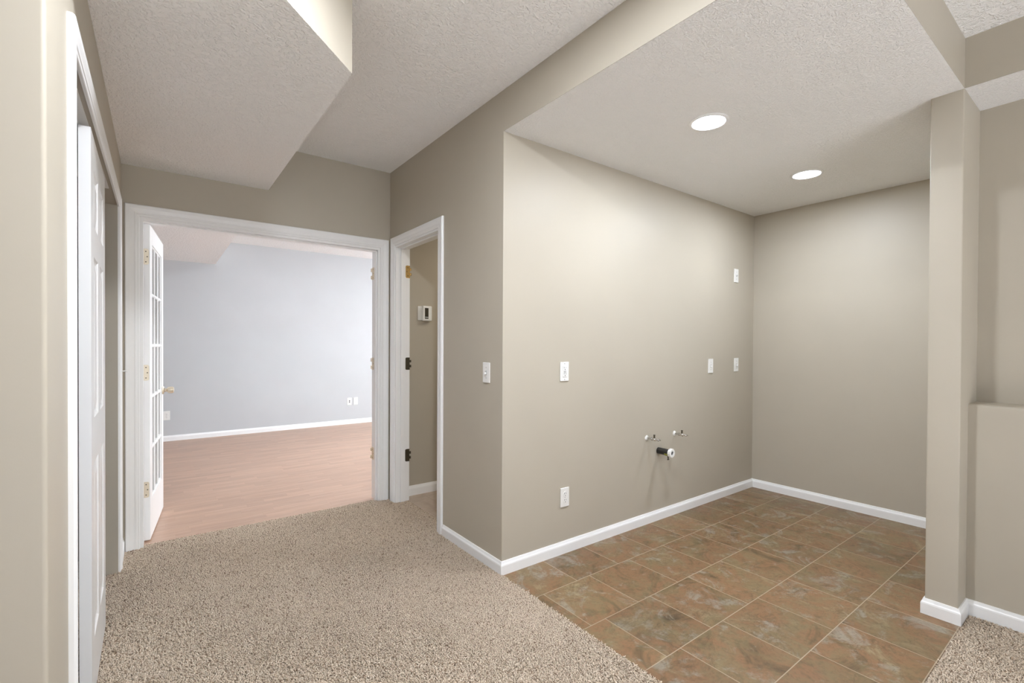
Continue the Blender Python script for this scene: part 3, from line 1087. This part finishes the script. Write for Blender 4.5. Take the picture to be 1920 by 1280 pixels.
# ------------------------------------------------------------------ plumbing
def valve(x, z, label):
    t = thing('shutoff_valve', label, 'valve', (x, Y0, z), 'shutoff valves on the alcove wall')
    b1 = bmesh.new()
    lathe(b1, [(0.019, 0.0), (0.018, 0.004), (0.011, 0.008), (0.009, 0.009)], (0, -0.0003, 0), (0, -1, 0), 24)
    link('escutcheon', b1, PLATE, t, True)
    b1 = bmesh.new()
    lathe(b1, [(0.0075, 0), (0.0075, 0.034)], (0, -0.006, 0), (0, -1, 0), 16)
    link('stub_pipe', b1, CHROME, t, True)
    b1 = bmesh.new()
    lathe(b1, [(0.0105, 0), (0.0115, 0.002), (0.0115, 0.012), (0.0085, 0.014), (0.0085, 0.020), (0.0125, 0.023), (0.0125, 0.038), (0.009, 0.041), (0.0065, 0.056), (0.004, 0.060)],
          (0, -0.036, 0), (0, -1, 0), 18)
    bo = link('valve_body', b1, CHROME, t, True)
    b1 = bmesh.new()
    lathe(b1, [(0.0075, 0), (0.0075, 0.010), (0.0058, 0.011), (0.0058, 0.018), (0.0075, 0.0185), (0.0075, 0.0245), (0.005, 0.025)], (0, -0.066, 0.008), (0, 0, 1), 14)
    link('outlet_stub', b1, AGED, bo, True)
    b1 = bmesh.new()
    seg = 28
    prev = None
    for s_, yy in ((0.6, -0.094), (1.0, -0.096), (1.0, -0.101), (0.75, -0.104)):
        ring = [b1.verts.new((0.0125 * s_ * math.cos(2 * PI * k / seg), yy - 0.004 * math.cos(2 * PI * k / seg) ** 2, 0.0085 * s_ * math.sin(2 * PI * k / seg)))
                for k in range(seg)]
        if prev:
            for k in range(seg):
                b1.faces.new((prev[k], prev[(k + 1) % seg], ring[(k + 1) % seg], ring[k]))
        else:
            b1.faces.new(ring)
        prev = ring
    b1.faces.new(prev)
    lathe(b1, [(0.004, 0), (0.004, 0.012)], (0, -0.104, 0), (0, -1, 0), 12)
    link('oval_handle', b1, CHROME, t, True)
    return t


valve(2.790, 0.614, 'chrome shutoff valve with white wall flange on the hall side of the black drain pipe')
valve(3.122, 0.611, 'chrome shutoff valve with white wall flange on the inner-corner side of the black drain pipe')

t = thing('drain_pipe', 'short black drain pipe with a white nut poking from the alcove wall', 'pipe', (2.927, Y0, 0.507))
b1 = bmesh.new()
lathe(b1, [(0.0235, 0), (0.0235, 0.112), (0.0190, 0.112), (0.0190, 0.02)], (0, -0.0005, 0), (0, -1, 0), 32)
link('pipe', b1, ABS, t, True)
b1 = bmesh.new()
prof = [(0.0300, 0.0), (0.0305, 0.003), (0.0305, 0.019), (0.0285, 0.022), (0.0150, 0.022), (0.0150, 0.004), (0.024, 0.004), (0.024, 0.0), (0.03, 0.0)]
lathe(b1, prof, (0, -0.098, 0), (0, -1, 0), 32, cap=False)
for k in range(12):
    a_ = 2 * PI * k / 12
    cx_, cz_ = 0.0305 * math.cos(a_), 0.0305 * math.sin(a_)
    box(b1, cx_ - 0.0022, -0.117, cz_ - 0.0022, cx_ + 0.0022, -0.100, cz_ + 0.0022, 0.0006, seg=1)
link('slip_nut', b1, PLATE, t, True)
b1 = bmesh.new()
lathe(b1, [(0.0152, 0), (0.0152, 0.001)], (0, -0.112, 0), (0, -1, 0), 24)
link('pipe_bore', b1, ABS, t)
b1 = bmesh.new()
seg = 16
prev = None
for yy in (-0.066, -0.096):
    ring = []
    for rr in (0.0242, 0.0258):
        ring.append([b1.verts.new((rr * math.cos(a_), yy, rr * math.sin(a_))) for a_ in [PI * (1.08 + 0.55 * k / seg) for k in range(seg + 1)]])
    if prev:
        for k in range(seg):
            b1.faces.new((prev[1][k], prev[1][k + 1], ring[1][k + 1], ring[1][k]))
            b1.faces.new((prev[0][k], prev[0][k + 1], ring[0][k + 1], ring[0][k]))
    for k in range(seg):
        b1.faces.new((ring[0][k], ring[0][k + 1], ring[1][k + 1], ring[1][k]))
    prev = ring
link('clamp_band', b1, OLIVE, t)
b1 = bmesh.new()
lathe(b1, [(0.006, 0), (0.006, 0.010), (0.004, 0.012), (0.004, 0.020)], (-0.004, -0.088, -0.0255), (-0.25, -0.1, -1), 12)
box(b1, -0.016, -0.093, -0.052, 0.002, -0.087, -0.043, 0.002)
link('clamp_screw', b1, AGED, t)

# ------------------------------------------------------------------ thermostat
t = thing('thermostat', 'white thermostat with a dark upright display on the passage wall', 'thermostat', (1.822, YP, 1.538))
b1 = bmesh.new()
box(b1, -0.061, -0.008, -0.060, 0.050, -0.0003, 0.061, 0.003)
link('back_plate', b1, PLATE, t)
b1 = bmesh.new()
box(b1, -0.028, -0.034, -0.0645, 0.059, -0.006, 0.0645, 0.009, seg=3)
bo = link('housing', b1, PLATE, t)
b1 = bmesh.new()
box(b1, -0.010, -0.0355, -0.046, 0.024, -0.0335, 0.046, 0.001)
link('display', b1, SCREEN, bo)
b1 = bmesh.new()
box(b1, -0.008, -0.0368, -0.037, 0.022, -0.0350, -0.029, 0.0008)
link('button', b1, DGREY, bo)
